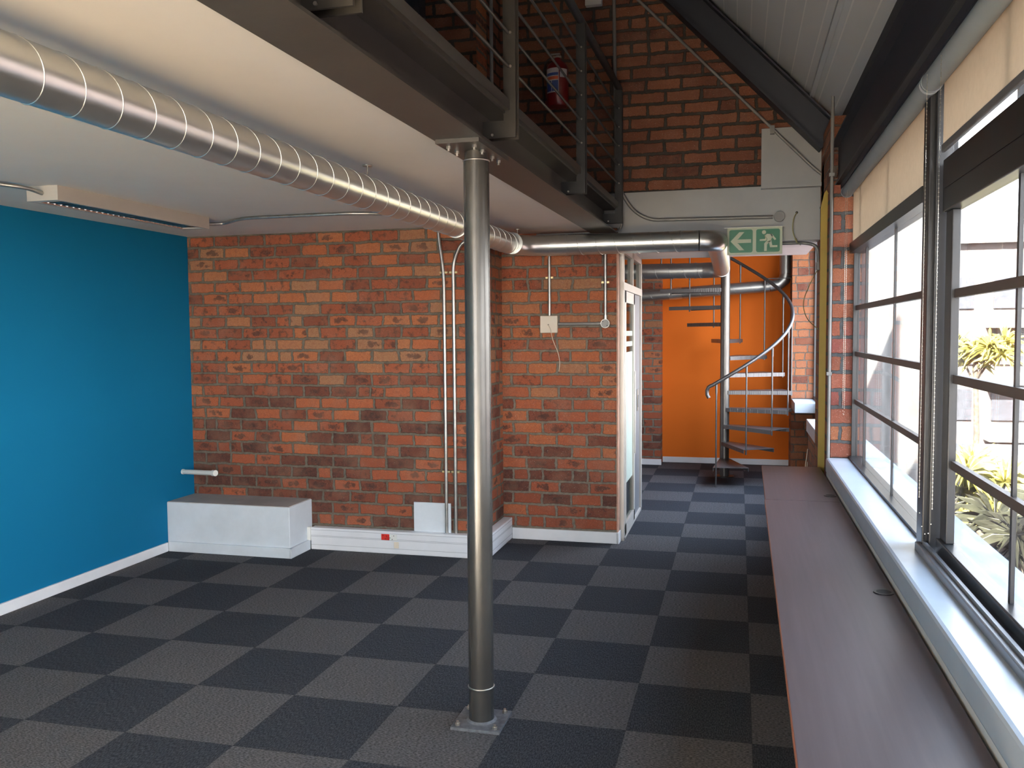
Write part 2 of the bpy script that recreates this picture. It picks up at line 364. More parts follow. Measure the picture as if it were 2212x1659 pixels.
# brick wall behind the duct, its return, and the wall past it
struct(B(XL, XR, YA, YA+.25, 0, 6.3).build('wall_back', BR_A))
# the upper storey walls are of the coarser brick
m = MB(); m.box(XL, XR-.003, YA-.012, YA-.002, 2.56, 6.3); struct(m.build('wall_upper_back', BR_G))
struct(B(XR-.20, XR, YA+.003, YB+.06, 0, 2.42).build('wall_return', BR_AR))
struct(B(XR-.20, XR-.004, YA+.003, YB+.06, 2.42, 6.3).build('wall_upper_return', BR_GS))
struct(B(XR, 3.035, YB, YG+.1, 0, 2.42).build('wall_middle', BR_B))
gb = MB(); gb.box(XR-.02, 4.085, YG-.045, YG+.13, 2.69, 3.10); gb.box(XR-.02, 4.35, YG-.045, YG+.13, 3.10, 6.3)
struct(gb.build('wall_gable', BR_G))
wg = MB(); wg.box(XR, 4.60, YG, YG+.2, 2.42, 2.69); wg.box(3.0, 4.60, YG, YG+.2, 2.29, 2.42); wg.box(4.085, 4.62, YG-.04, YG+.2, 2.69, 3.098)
struct(wg.build('wall_gable_plaster', DIMPLAST))
struct(B(4.085, 4.50, YG-.07, YG, 2.665, 2.69).build('trim_1', DIMPLAST))
# slab over the far bay and its soffit
struct(B(.8, 4.50, YG+.2, 5.05, 2.29, 2.62).build('ceiling_far_bay', WHITE))
struct(B(.6, 5.1, YO, YO+.2, 0, 6.3).build('wall_far', MATS['orange_wall_paint']))
struct(B(2.55, 3.015, 7.80, YO-.002, 0, 2.45).build('wall_far_stub', BR_B))
struct(B(.6, .8, YG+.1, YO, 0, 6.3).build('wall_far_left', WHITE))
struct(B(-.6, 4.9, -6.8, -6.6, 2.55, 6.3).build('wall_rear_head', MATS['cream_room_wall']))
struct(B(-.6, .2, -6.8, -6.6, 0, 2.55).build('wall_rear', MATS['cream_room_wall']))
struct(B(4.2, 4.9, -6.8, -6.6, 0, 2.55).build('wall_rear_corner', MATS['cream_room_wall']))
# ceiling slab under the mezzanine with a ragged plaster edge along the beam
cs = MB(); n = 60; y0, y1 = -6.6, YB
pts = []
for i in range(n+1):
    y = y0+(y1-y0)*i/n; x = 2.795+.018*(y-.44)+random.uniform(-.004, .004)*(1 if 0 < i < n else 0)
    pts.append((x, y, ZC))
poly = [(XL, y0, ZC)]+pts+[(XL, y1, ZC)]
cs.prism(poly, (0, 0, .15)); struct(cs.build('ceiling', CEILM))
struct(B(3.04, 4.48, -6.6, -3.0, ZC, 2.46).build('ceiling_bounce_stop', CEILM))  # unseen ceiling added to keep bounced sun off the upper gable
# board lined roof slopes
def zr(x): return 3.10+1.06*(4.58-x)
rf = MB(); rf.prism([(4.9, -6.8, zr(4.9)), (1.9, -6.8, zr(1.9)), (1.9, -6.8, zr(1.9)+.15), (4.9, -6.8, zr(4.9)+.15)], (0, 15.05, 0)); struct(rf.build('ceiling_slope_right', ROOFM))
rf = MB(); rf.prism([(1.9, -6.8, zr(1.9)), (-.6, -6.8, 3.3), (-.6, -6.8, 3.5), (1.9, -6.8, zr(1.9)+.15)], (0, 15.05, 0)); struct(rf.build('ceiling_slope_left', ROOFM))
struct(B(4.40, 4.43, -6.6, YG-.05, 3.25, 3.275).build('trim_2', ROOFM))
# window wall
WX = 4.46
def wall_right():
    a = MB()
    a.box(WX, 4.75, -6.6, 2.62, 0, .80); struct(a.build('wall_right', WHITE))
    a = MB(); a.box(4.50, 4.645, 3.02, YG+.2, 0, 3.0); a.box(4.50, 4.645, YG+.2, 3.97, 0, 2.6); struct(a.build('wall_right_side_brick', BR_RS))
    struct(B(4.482, 4.645, 2.62, 3.02, 0, 2.50).build('wall_right_pier', BR_P))
    struct(B(4.60, 4.80, -6.6, 3.9, 2.46, 3.15).build('wall_right_head', NAVY))
    struct(B(4.72, 4.84, 3.97, 8.1, 3.0, 3.3).build('wall_far_right_head', WHITE))
    struct(B(4.53, 4.74, 3.97, 5.06, 0, .75).build('wall_far_right', BR_RS))
    struct(B(4.745, 4.84, 5.06, 7.35, 0, .86).build('wall_far_right_low', BR_RS))
    struct(B(4.512, 4.84, 7.35, 7.75, 0, 3.2).build('wall_far_right_pier', BR_R))
    struct(B(4.745, 4.84, 7.75, 8.05, 0, 2.6).build('wall_far_right_end', BR_RS))
wall_right()
# baseboards
def board(name, *a): return struct(B(*a, bev=.003).build(name, GLOSSW))
board('baseboard_left', XL, XL+.018, -6.6, 2.68, 0, .068)
board('baseboard_middle', XR+.075, 3.045, YB-.02, YB, 0, .088)
board('baseboard_middle_end', 3.035, 3.055, YB-.02, YG+.08, 0, .088)
board('baseboard_far', 3.02, 4.75, YO-.02, YO, 0, .07)
board('baseboard_stub', 2.55, 3.025, 7.775, 7.80, 0, .07)
struct(B(3.034, 3.046, YB-.003, YG+.09, .088, 2.29).build('trim_3', PINKW))

# ------------------------------------------------------------------ windows
def window_1():
    r = thing('window_1', (4.62, .45, .85), None, None); struct(r)
    f = MB()
    f.box(4.585, 4.66, .47, 2.62, .842, .872); f.box(4.600, 4.634, 2.600, 2.62, .872, 2.46); f.box(4.575, 4.66, .47, 2.62, 2.09, 2.15); f.box(4.59, 4.66, .47, 2.62, 2.44, 2.47)
    f.box(4.618, 4.632, 2.23, 2.25, .872, 2.09)
    f.build('window_frame', WFR, r)
    b = MB()
    for z in (1.765, 1.49, 1.203): b.box(4.612, 4.632, .47, 2.60, z-.014, z+.014)
    b.build('glazing_bar', WBAR, r)
    b = MB(); b.box(4.619, 4.629, 1.30, 1.316, .872, 2.09); b.box(4.61, 4.638, 1.30, 1.316, 2.15, 2.44); b.box(4.61, 4.638, 2.23, 2.25, 2.15, 2.44); b.build('muntin', WFR, r)
    B(4.622, 4.626, .47, 2.6, .872, 2.09).build('pane', MATS['window_glass'], r)
    B(4.622, 4.626, .47, 2.6, 2.15, 2.44).build('pane', MATS['window_glass'], r)
def window_big(name, ya, yb, z_top=2.02):
    r = thing(name, (4.6, ya, .85), None, None); struct(r)
    f = MB()
    f.box(4.590, 4.64, yb, ya, .862, .925, bev=.004); f.box(4.590, 4.64, yb, ya, z_top, z_top+.075, bev=.003); f.box(4.59, 4.645, yb, ya, z_top+.075, 2.19)
    f.box(4.602, 4.628, ya-.09, ya, .925, z_top, bev=.003); f.box(4.590, 4.64, yb, yb+.09, .925, z_top, bev=.004); f.box(4.59, 4.66, yb, ya, 2.44, 2.47)
    f.build('window_frame', WFR, r)
    b = MB()
    for z in (1.748, 1.470, 1.188): b.box(4.612, 4.630, yb+.09, ya-.09, z-.014, z+.014)
    b.build('glazing_bar', WBAR, r)
    b = MB(); yy = ya-.09-.64
    while yy > yb+.2:
        b.box(4.618, 4.628, yy-.009, yy+.009, .925, z_top); b.box(4.61, 4.634, yy-.009, yy+.009, 2.19, 2.44); yy -= .65
    b.build('muntin', WFR, r)
    B(4.623, 4.626, yb+.06, ya-.06, .92, z_top+.01).build('pane', MATS['window_glass'], r)
    B(4.618, 4.622, yb, ya, 2.19, 2.44).build('pane', MATS['window_glass'], r)
window_1()
window_big('window_2', .20, -1.95); window_big('window_3', -2.15, -4.4); window_big('window_4', -4.6, -6.35)
for i, (ya, yb) in enumerate(((.24, .42), (-2.13, -1.97), (-4.58, -4.42), (-6.6, -6.37))):
    m = MB(); m.box(4.575, 4.645, ya, yb, .85, 2.47, bev=.006); m.box(4.560, 4.60, ya+.03, yb-.05 if yb-ya < .5 else yb, .86, 2.47, bev=.004)
    struct(m.build('trim_%d' % (i+4), WFR))
m = MB(); m.box(4.75, 4.79, 3.97, 7.35, .86, .9); m.box(4.75, 4.79, 3.97, 7.35, 2.96, 3.0)
for y in (3.99, 5.1, 6.2, 7.33): m.box(4.75, 4.79, y-.02, y+.02, .9, 2.96)
struct(m.build('window_5', WFR))
m = MB(); m.box(.2, 4.2, -6.72, -6.68, .4, .45); m.box(.2, 4.2, -6.72, -6.68, 2.5, 2.55)
for x in (.22, 1.5, 2.8, 4.18): m.box(x-.02, x+.02, -6.72, -6.68, .45, 2.5)
struct(m.build('window_6', WFR))
struct(B(.2, 4.2, -6.8, -6.6, 0, .4).build('wall_rear_low', MATS['cream_room_wall']))
# sill
s = MB(); s.box(WX-.005, 4.60, -6.6, 2.615, .765, .857, bev=.012); struct(s.build('window_sill', SILL))
m = MB(); m.box(4.545, 4.585, -6.6, .315, .855, .885, bev=.004); m.box(4.562, 4.572, -6.6, .30, .885, .897); struct(m.build('trim_9', ALUG))
tag(B(4.517, 4.80, 6.76, 7.35, .755, .862, bev=.004).build('ledge_block', SILL), 'small white ledge jutting from the far orange brick pillar', 'ledge')
tag(B(4.515, 4.745, 3.98, 5.06, .751, .857, bev=.004).build('far_sill', SILL), 'short pale window ledge below the white one, left of yellow post', 'sill')

# ------------------------------------------------------------------ steel column
def column():
    x, y = 2.902, .44
    r = thing('steel_column', (x, y, 0), 'round grey steel column bolted to the carpet in the middle of the room', 'column')
    MB().cyl((x, y, .012), (x, y, 2.325), .0525, 40).build('pole', COLM, r)
    t = MB().tube(arc((x, y, .155), (1, 0, 0), (0, 1, 0), .053, 0, 2*PI, 32), .0035, 6, cap=False); o = t.build('weld_ring', BOLT, r); o['label'] = 'shiny weld seam low on the column'
    p = MB(); a = .104
    p.prism([(x-a, y-a, 0), (x+a, y-a, 0), (x+a, y+a, 0), (x-a, y+a, 0)], (0, 0, .012)); p.cyl((x, y, .012), (x, y, .019), .064, 32, .054)
    p.build('base_plate', BLTHREAD, r)
    for dx in (-1, 1):
        for dy in (-1, 1):
            bx, by = x+dx*.080, y+dy*.080
            MB().cyl((bx, by, .012), (bx, by, .022), .011, 6, smooth=False).cyl((bx, by, .022), (bx, by, .030), .006, 8).build('bolt', BOLT, r)
    MB().cyl((x, y, 2.325), (x, y, 2.375), .047, 32).build('neck', STEEL, r)
    MB().tube(arc((x, y, 2.326), (1, 0, 0), (0, 1, 0), .053, 0, 2*PI, 32), .003, 6, cap=False).build('top_rim', BOLT, r)
    return r
column()

# ------------------------------------------------------------------ mezzanine edge beam and railing (slightly askew)
def beam():
    r = thing('steel_beam', (2.89, .44, 2.38), 'dark grey steel I-beam along the mezzanine edge, carried by the column', 'beam')
    m = MB(); ya, yb = -6.6, 3.62
    m.box(2.79, 2.985, ya, yb, 2.378, 2.388); m.box(2.879, 2.888, ya, yb, 2.388, 2.545); m.box(2.79, 2.985, ya, yb, 2.545, 2.556)
    m.build('i_section', STEEL, r, SK)
    m = MB(); m.box(2.80, 2.975, .245, .66, 2.362, 2.378); m.build('splice_plate', STEEL, r, SK)
    for x in (2.835, 2.94):
        for y in (.30, .40, .54, .63):
            m = MB(); m.cyl((x, y, 2.352), (x, y, 2.362), .0095, 6, smooth=False); m.cyl((x, y, 2.343), (x, y, 2.352), .0055, 8); m.build('bolt', BOLT, r, SK)
    B(2.975, 3.005, ya, 3.60, 2.556, 2.60).build('kick_angle', STEEL, r, SK)
beam()
def railing():
    r = thing('mezzanine_railing', (3.0, .58, 2.45), 'black steel balustrade with thin horizontal rods on the mezzanine edge', 'railing')
    x0, x1 = 2.978, 3.030; top = 3.42
    for i, y in enumerate((.58-1.53*4, .58-1.53*3, .58-1.53*2, .58-1.53, .58, 2.12, 3.57)):
        m = MB()
        for dy in (0, .05):
            m.box(x0, x1, y+dy, y+dy+.008, 2.445, top); m.box(2.888, x0, y+dy, y+dy+.008, 2.445, 2.515)
        m.build('post', STEELD if i > 4 else STEEL, r, SK)
        if i > 2:
            for fx, fz in [(x0+.032, 2.735+.137*k) for k in range(5)]+[(2.93, 2.458)]:
                MB().cyl((fx, y-.006, fz), (fx, y+.001, fz), .0055, 8).build('fixing', BOLT, r, SK)
    for k in range(5):
        z = 2.735+.137*k
        MB().cyl((x0+.022, -6.55, z), (x0+.022, 3.62, z), .0065, 10).build('rod', STEEL, r, SK)
    MB().cyl((x0+.024, -6.55, top+.02), (x0+.024, 3.64, top+.02), .024, 16).build('handrail', STEELD, r, SK)
railing()
tag(B(1.62, 1.755, YA-.14, YA-.015, 2.56, 5.4).build('upper_steel_post', NAVY), 'dark steel post against the brick wall up on the mezzanine', 'post')
m = MB().tube([(2.245, 3.02, 5.4), (2.245, 3.02, 2.57)], .013, 10); tag(m.build('upper_conduit', CONDP), 'vertical grey conduit beside brick corner above the column top', 'conduit')

# ------------------------------------------------------------------ roof steel
def sloped_I(name, label):
    # rafter hugging the gable: flange / web / flange
    r = thing(name, (4.55, 3.6, 2.9), label, 'rafter')
    d = Vector((-1, 0, 1.04)).normalized(); nrm = Vector((-d.z, 0, d.x))    # nrm points down-left
    if nrm.z > 0: nrm = -nrm
    p0 = Vector((4.62, 0, 3.03)); L = 4.2
    def slab(off0, off1, y0, y1):
        m = MB(); a = p0+nrm*off0; b = p0+nrm*off1
        m.prism([(a.x, y0, a.z), (b.x, y0, b.z), (b.x, y1, b.z), (a.x, y1, a.z)], d*L); return m
    slab(0, .012, 3.50, 3.66).build('top_flange', NAVY, r)
    slab(.012, .185, 3.575, 3.585).build('web', NAVY, r)
    slab(.185, .197, 3.50, 3.66).build('bottom_flange', NAVY, r)
sloped_I('roof_rafter', 'dark sloping roof beam running up along the brick gable')
def eave():
    r = thing('eave_beam', (4.52, 0, 2.5), 'long navy steel beam above the window blinds', 'beam')
    B(4.50, 4.60, -6.6, 3.74, 2.80, 2.812).build('top_flange', NAVY, r)
    B(4.545, 4.553, -6.6, 3.74, 2.52, 2.80).build('web', NAVY, r)
    B(4.495, 4.60, -6.6, 3.74, 2.508, 2.52).build('bottom_flange', STEELD, r)
    B(4.52, 4.60, -6.6, 3.0, 2.475, 2.508).build('closing_strip', NAVY, r)
eave()
m = MB(); m.box(4.50, 4.56, 3.49, 3.66, 2.53, 2.79, bev=.004)
tag(m.build('corner_stanchion', STEELD), 'short dark steel stanchion in the corner under the roof beams', 'stanchion')
m = MB().tube(smooth([(3.17, 3.69, 4.12), (4.44, 3.69, 2.80), (4.54, 3.69, 2.715)], .1), .011, 10)
m.box(4.145, 4.175, 3.67, 3.70, 3.05, 3.11)
tag(m.build('sloping_conduit', CONDP), 'thin conduit sloping down the gable below the roof beam', 'conduit')
m = MB().tube([(4.468, 2.605, 3.02), (4.468, 2.605, .765)], .0105, 10)
for z in (2.55, 1.36): m.box(4.452, 4.482, 2.593, 2.617, z, z+.02)
tag(m.build('vertical_conduit', CONDP), 'grey vertical conduit between the yellow post and the window brickwork', 'conduit')
# yellow corner guard with a pointed top
m = MB(); m.prism([(4.440, 2.99, 0), (4.494, 2.99, 0), (4.500, 3.05, 0), (4.446, 3.05, 0)], (0, 0, 2.42))
m.prism([(4.440, 2.99, 2.42), (4.494, 2.99, 2.42), (4.488, 2.99, 2.50), (4.474, 2.99, 2.53), (4.460, 2.99, 2.51)], (.006, .06, 0))
tag(m.build('yellow_post', YELLOW), 'tall yellow painted guard post with pointed top beside the window wall', 'post')

# ------------------------------------------------------------------ spiral ducts
def spiral(m, p0, p1, r, pitch=.137, seam=.0021, n=48, phase=0.0):
    p0, p1 = Vector(p0), Vector(p1); m.cyl(p0, p1, r, n)
    d = (p1-p0); L = d.length; d.normalize(); ref = Vector((0, 0, 1)); a = d.cross(ref).normalized(); b = d.cross(a)
    k = int(L/pitch*28); pts = []
    for i in range(k+1):
        s_ = L*i/k; t = 2*PI*s_/pitch+phase; pts.append(p0+d*s_+(a*math.cos(t)+b*math.sin(t))*(r+.0004))
    m.tube(pts, seam, 5)
    return m
DR = .0748; ZD = 2.279
GD, DG = MATS['galvanised_duct'], MATS['dull_galvanised_duct']
def ring(p, d, r, w, m=None):
    p, d = Vector(p), Vector(d).normalized(); m = m or MB(); m.cyl(p-d*w/2, p+d*w/2, r, 40); return m
def ducts():
    r = thing('spiral_duct', (2.28, .44, ZD), 'shiny galvanised spiral duct running under the white ceiling and turning right', 'duct')
    xd = 2.268; yb = 3.20; yc = 3.45
    spiral(MB(), (xd, -6.55, ZD), (xd, 2.02, ZD), DR).build('duct_pipe', GD, r, SK)
    spiral(MB(), (xd, 2.05, ZD), (xd, yb, ZD), DR, phase=1.0).build('duct_pipe', GD, r, SK)
    ring((xd, 2.03, ZD), (0, 1, 0), DR+.004, .03).build('joint_collar', GD, r, SK)
    X1 = xd+.018*3
    MB().tube(arc((X1+.25, yb, ZD), (-1, 0, 0), (0, 1, 0), .25, 0, PI/2, 3), DR+.001, 40).build('elbow', GD, r)
    ring((X1+.02, yb-.01, ZD), (0, 1, 0), DR+.003, .012).build('joint_collar', GD, r)
    B2 = MB(); B2.cyl((X1+.25, yc, ZD), (X1+.37, yc, ZD), DR+.002, 40); B2.build('sleeve', GD, r)
    ring((X1+.37, yc, ZD), (1, 0, 0), DR+.004, .02).build('joint_collar', GD, r)
    spiral(MB(), (X1+.37, yc, ZD), (3.52, yc, ZD), DR, phase=2).build('duct_pipe', GD, r)
    ring((3.52, yc, ZD), (1, 0, 0), DR+.004, .018).build('joint_collar', GD, r)
    MB().cyl((3.53, yc, ZD), (3.655, yc, ZD), DR+.001, 40).build('sleeve', GD, r)
    # mitred elbow, then the corrugated length going back under the soffit
    MB().tube([(3.655, yc, ZD), (3.70, yc+.006, ZD), (3.755, yc+.035, ZD), (3.775, yc+.095, ZD), (3.778, yc+.15, ZD)], DR+.001, 36).build('elbow', GD, r)
    pts = []; rs = []
    n = 90
    for i in range(n+1):
        t = i/n; y = yc+.14+t*(5.62-yc-.14); pts.append((3.770+.006*math.sin(t*3), y, ZD-.05*t)); rs.append(DR-.004+(.005 if i % 2 else 0))
    MB().tube(pts, rs, 32).build('flexible_hose', GD, r)
    zz = 2.225
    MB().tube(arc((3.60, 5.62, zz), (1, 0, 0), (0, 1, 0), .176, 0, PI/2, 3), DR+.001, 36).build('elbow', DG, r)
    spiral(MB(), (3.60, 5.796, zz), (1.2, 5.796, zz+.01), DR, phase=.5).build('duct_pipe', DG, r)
    for x in (3.52, 3.30): ring((x, 5.796, zz), (1, 0, 0), DR+.004, .016).build('joint_collar', DG, r)
    r = thing('spiral_duct', (3.5, 7.8, 2.15), 'duller spiral duct along the orange wall behind the staircase', 'duct')
    z1, z2 = 2.075, 2.155
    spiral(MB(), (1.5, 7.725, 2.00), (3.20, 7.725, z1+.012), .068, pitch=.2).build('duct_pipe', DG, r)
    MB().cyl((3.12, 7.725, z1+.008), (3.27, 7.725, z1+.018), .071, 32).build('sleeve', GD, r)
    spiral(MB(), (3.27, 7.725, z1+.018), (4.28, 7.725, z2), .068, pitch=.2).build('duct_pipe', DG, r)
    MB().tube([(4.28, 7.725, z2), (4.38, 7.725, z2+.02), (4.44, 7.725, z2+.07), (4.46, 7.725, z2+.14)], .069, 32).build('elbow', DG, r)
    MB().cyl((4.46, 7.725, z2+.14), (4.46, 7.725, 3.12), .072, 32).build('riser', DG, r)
    B(4.22, 4.55, 7.64, 7.65, 2.235, 2.243).build('bracket', STEELD, r)
ducts()
for y, lab in ((.75, 'nearer'), (3.36, 'farther')):
    r = thing('duct_hanger', (2.2+.018*y, y, ZC), ('thin rod hanger with a round plate holding the duct, nearer of two' if y < 1 else 'thin rod hanger with a round plate by the duct bend'), 'hanger')
    x = 2.285+.018*(y-.44)
    MB().cyl((x, y, ZC-.006), (x, y, ZC), .022, 20).build('ceiling_plate', BOLT, r)
    MB().cyl((x, y, ZD+.07), (x, y, ZC-.005), .003, 8).build('rod', BOLT, r)

# ------------------------------------------------------------------ fluorescent fitting and conduits
def fluor():
    x0, x1, y0, y1 = .385, .575, .78, 2.10
    r = thing('fluorescent_light', (.5, 1.5, ZC), 'long surface-mounted louvred strip light on the ceiling by the blue wall', 'ceiling light')
    h = MB(); h.box(x0, x1, y0, y1, 2.385, ZC); h.box(x0, x0+.022, y0+.05, y1-.05, 2.325, 2.385); h.box(x1-.022, x1, y0+.05, y1-.05, 2.325, 2.385); h.box(x0, x1, y0, y0+.05, 2.325, 2.385); h.box(x0, x1, y1-.05, y1, 2.325, 2.385)
    h.build('housing', simple('lamp_housing_grey', (.50, .48, .44), .5, var=.02), r)
    mirror = simple('louvre_aluminium', (.75, .75, .75), .12, .95, var=.02)
    l = MB(); k = 26
    for i in range(k+1):
        y = y0+.07+(y1-y0-.14)*i/k; l.prism([(x0+.024, y-.008, 2.330), (x0+.024, y+.008, 2.330), (x0+.024, y, 2.368)], (x1-x0-.048, 0, 0))
    l.build('louvre', mirror, r)
    m = MB(); xm = (x0+x1)/2
    m.prism([(x0+.022, y0+.05, 2.327), (x0+.028, y0+.05, 2.327), (x0+.05, y0+.05, 2.382)], (0, y1-y0-.1, 0)); m.prism([(x1-.022, y0+.05, 2.327), (x1-.028, y0+.05, 2.327), (x1-.05, y0+.05, 2.382)], (0, y1-y0-.1, 0))
    m.build('side_reflector', mirror, r)
    MB().cyl((xm, y0+.06, 2.372), (xm, y1-.06, 2.372), .008, 12).build('tube_lamp', PVC, r)
    tag(MB().tube(smooth([(.49, 2.10, 2.362), (.49, 2.20, 2.372), (.56, 2.30, 2.384), (.80, 2.13, 2.389), (1.62, 2.13, 2.389), (1.82, 2.25, 2.389), (2.02, 2.32, 2.389)], .12), .0105, 10).build('ceiling_conduit', COND), 'bent metal conduit crossing the ceiling from strip light to duct', 'conduit')
    tag(MB().tube(smooth([(.48, .78, 2.362), (.48, .68, 2.375), (.35, .56, 2.389), (.35, -1.6, 2.389)], .12), .0105, 10).build('ceiling_conduit', COND), 'pale metal conduit entering the near end of the strip light', 'conduit')
fluor()
def clip(x, y, z, parent, w=.03):
    m = MB(); m.box(x-w, x+w, y-.003, y+.010, z-.007, z+.007); m.cyl((x-w+.006, y-.008, z), (x-w+.006, y, z), .005, 8); m.cyl((x+w-.006, y-.008, z), (x+w-.006, y, z), .005, 8); m.build('clip', BRASS, parent)
def conduits():
    yy = YA-.014
    r = thing('wall_conduit', (1.865, yy, .18), 'left of two long vertical conduits on the brick wall', 'conduit', None)
    MB().tube(smooth([(1.868, yy, .16), (1.868, yy, 2.08), (1.835, yy, 2.30), (1.83, yy, 2.39)], .12), .0125, 12).build('pipe', COND, r)
    for z in (2.07, .62): clip(1.868, yy, z, r)
    r = thing('wall_conduit', (1.94, yy, .18), 'right of two long vertical conduits on the brick wall, bending right at top', 'conduit', None)
    MB().tube(smooth([(1.94, yy, .16), (1.94, yy, 2.14), (2.00, yy-.02, 2.26), (2.06, yy-.02, 2.30)], .12), .0125, 12).build('pipe', COND, r)
    for z in (2.07, .62): clip(1.94, yy, z, r)
    yy = YB-.013
    # cream outlet, its supply and the round junction box
    r = thing('outlet_box', (2.51, YB, 1.69), 'square cream cover plate with a loose cable on the brick wall', 'cover plate')
    m = MB(); m.box(2.443, 2.58, YB-.035, YB, 1.628, 1.762, bev=.006); m.build('plate', CREAMP, r)
    m = MB(); m.cyl((2.51, YB-.037, 1.692), (2.51, YB-.033, 1.692), .005, 8); m.build('cable_hole', HOLE, r)
    c = MB().tube(smooth([(2.51, YB-.04, 1.692), (2.53, YB-.055, 1.66), (2.545, YB-.04, 1.57), (2.585, YB-.03, 1.48), (2.60, YB-.03, 1.40), (2.59, YB-.03, 1.33)], .05), .0028, 6)
    tag(c.build('loose_cable', CABLEW), 'thin pale cable dangling from the cream cover plate', 'cable')
    r = thing('wall_conduit', (2.515, yy, 1.76), 'short conduit dropping from the duct to the cream cover plate', 'conduit')
    MB().tube([(2.515, yy, 1.762), (2.515, yy, 2.30)], .0125, 12).build('pipe', COND, r); clip(2.515, yy, 2.055, r)
    r = thing('wall_conduit', (2.95, yy, 1.73), 'short conduit dropping to the round junction box near the door', 'conduit')
    MB().tube([(2.95, yy, 1.722), (2.95, yy, 2.30)], .0125, 12).build('pipe', COND, r); clip(2.95, yy, 2.01, r)
    MB().cyl((2.95, yy, 1.722), (2.95, yy, 1.76), .0155, 12).build('coupler', BOLT, r)
    tag(MB().tube([(2.582, yy, 1.697), (2.918, yy, 1.697)], .0125, 12).cyl((2.885, yy, 1.697), (2.92, yy, 1.697), .015, 12).build('wall_conduit', CONDP), 'horizontal conduit between the cream plate and round junction box', 'conduit')
    r = thing('junction_box', (2.95, YB, 1.697), 'round grey junction box on the brick wall near the door', 'junction box')
    MB().cyl((2.95, YB, 1.697), (2.95, YB-.032, 1.697), .034, 28).build('box', COND, r)
    o = MB().cyl((2.95, YB-.032, 1.697), (2.95, YB-.036, 1.697), .031, 28).build('lid', CONDP, r)
    for s_ in (-1, 1): MB().cyl((2.95+s_*.016, YB-.039, 1.697-s_*.016), (2.95+s_*.016, YB-.036, 1.697-s_*.016), .004, 8).build('screw', HOLE, r)
    # gable conduit: drops behind the railing, curves right to a round box
    yy = YG-.052
    m = MB().tube(smooth([(3.008, YG-.065, 4.6), (3.03, YG-.065, 2.76), (3.14, YG-.02, 2.56), (3.27, YG-.02, 2.475), (4.17, YG-.02, 2.462)], .22, 8), .0135, 12)
    tag(m.build('gable_conduit', CONDP), 'grey conduit down the gable curving right to a round box above the exit sign', 'conduit')
    tag(MB().cyl((4.215, YG, 2.463), (4.215, YG-.035, 2.463), .037, 28).build('junction_box', CONDP), 'round grey junction box on the white wall above exit sign', 'junction box')
    tag(MB().tube(smooth([(2.42, 3.64, 2.385), (2.9, 3.64, 2.385), (3.03, 3.66, 2.385), (3.07, 3.68, 2.42), (3.075, 3.66, 2.62), (3.075, 3.69, 2.9)], .06), .009, 8).build('ceiling_conduit', CONDP), 'thin conduit in the ceiling corner beneath the far end of the beam', 'conduit')
    # conduit under the soffit to a small box, with a loose earth cable
    m = MB().tube(smooth([(4.20, YG+.05, 2.275), (4.40, YG+.05, 2.275), (4.49, YG+.05, 2.25), (4.495, YG+.05, 2.12)], .09), .0125, 12); m.box(4.478, 4.505, YG+.03, YG+.07, 2.075, 2.13)
    tag(m.build('soffit_conduit', CONDP), 'conduit emerging right of the exit sign and bending down the wall', 'conduit')
    m = MB().tube(smooth([(4.49, YG+.05, 2.075), (4.44, YG+.03, 1.98), (4.385, YG+.02, 1.84), (4.41, YG+.02, 1.72), (4.50, YG+.05, 1.64)], .1), .0032, 6)
    tag(m.build('loose_cable', CABLE), 'dark loose cable looping down beside the far brick pillar', 'cable')
    m = MB().tube(smooth([(4.338, YG-.002, 2.49), (4.315, YG-.03, 2.45), (4.305, YG-.03, 2.36), (4.34, YG-.03, 2.265)], .05), .004, 6); m.cyl((4.330, YG-.03, 2.30), (4.338, YG-.03, 2.275), .007, 8); m.cyl((4.345, YG-.03, 2.27), (4.365, YG-.035, 2.25), .003, 6)
    tag(m.build('loose_cable', CABLE), 'short yellowish cable hanging from hole in white wall', 'cable')
    tag(MB().cyl((4.338, YG-.0015, 2.49), (4.338, YG+.002, 2.49), .0095, 14).build('wall_hole', HOLE), 'small dark cable hole in the white wall above the sign', 'hole')
    for x, z in ((4.60, 0), (4.62, 0)): pass
    for a, lab in (((4.52, 6.6), 'left'), ((4.56, 6.55), 'right')):
        pass
    m = MB().tube([(4.50, 5.0, .38), (4.525, 5.0, .60)], .004, 6); m.tube([(4.515, 5.05, .36), (4.53, 5.05, .48)], .004, 6)
    tag(m.build('white_rods', CABLEW), 'pair of thin white wires sticking up behind the far desk', 'wires')
conduits()

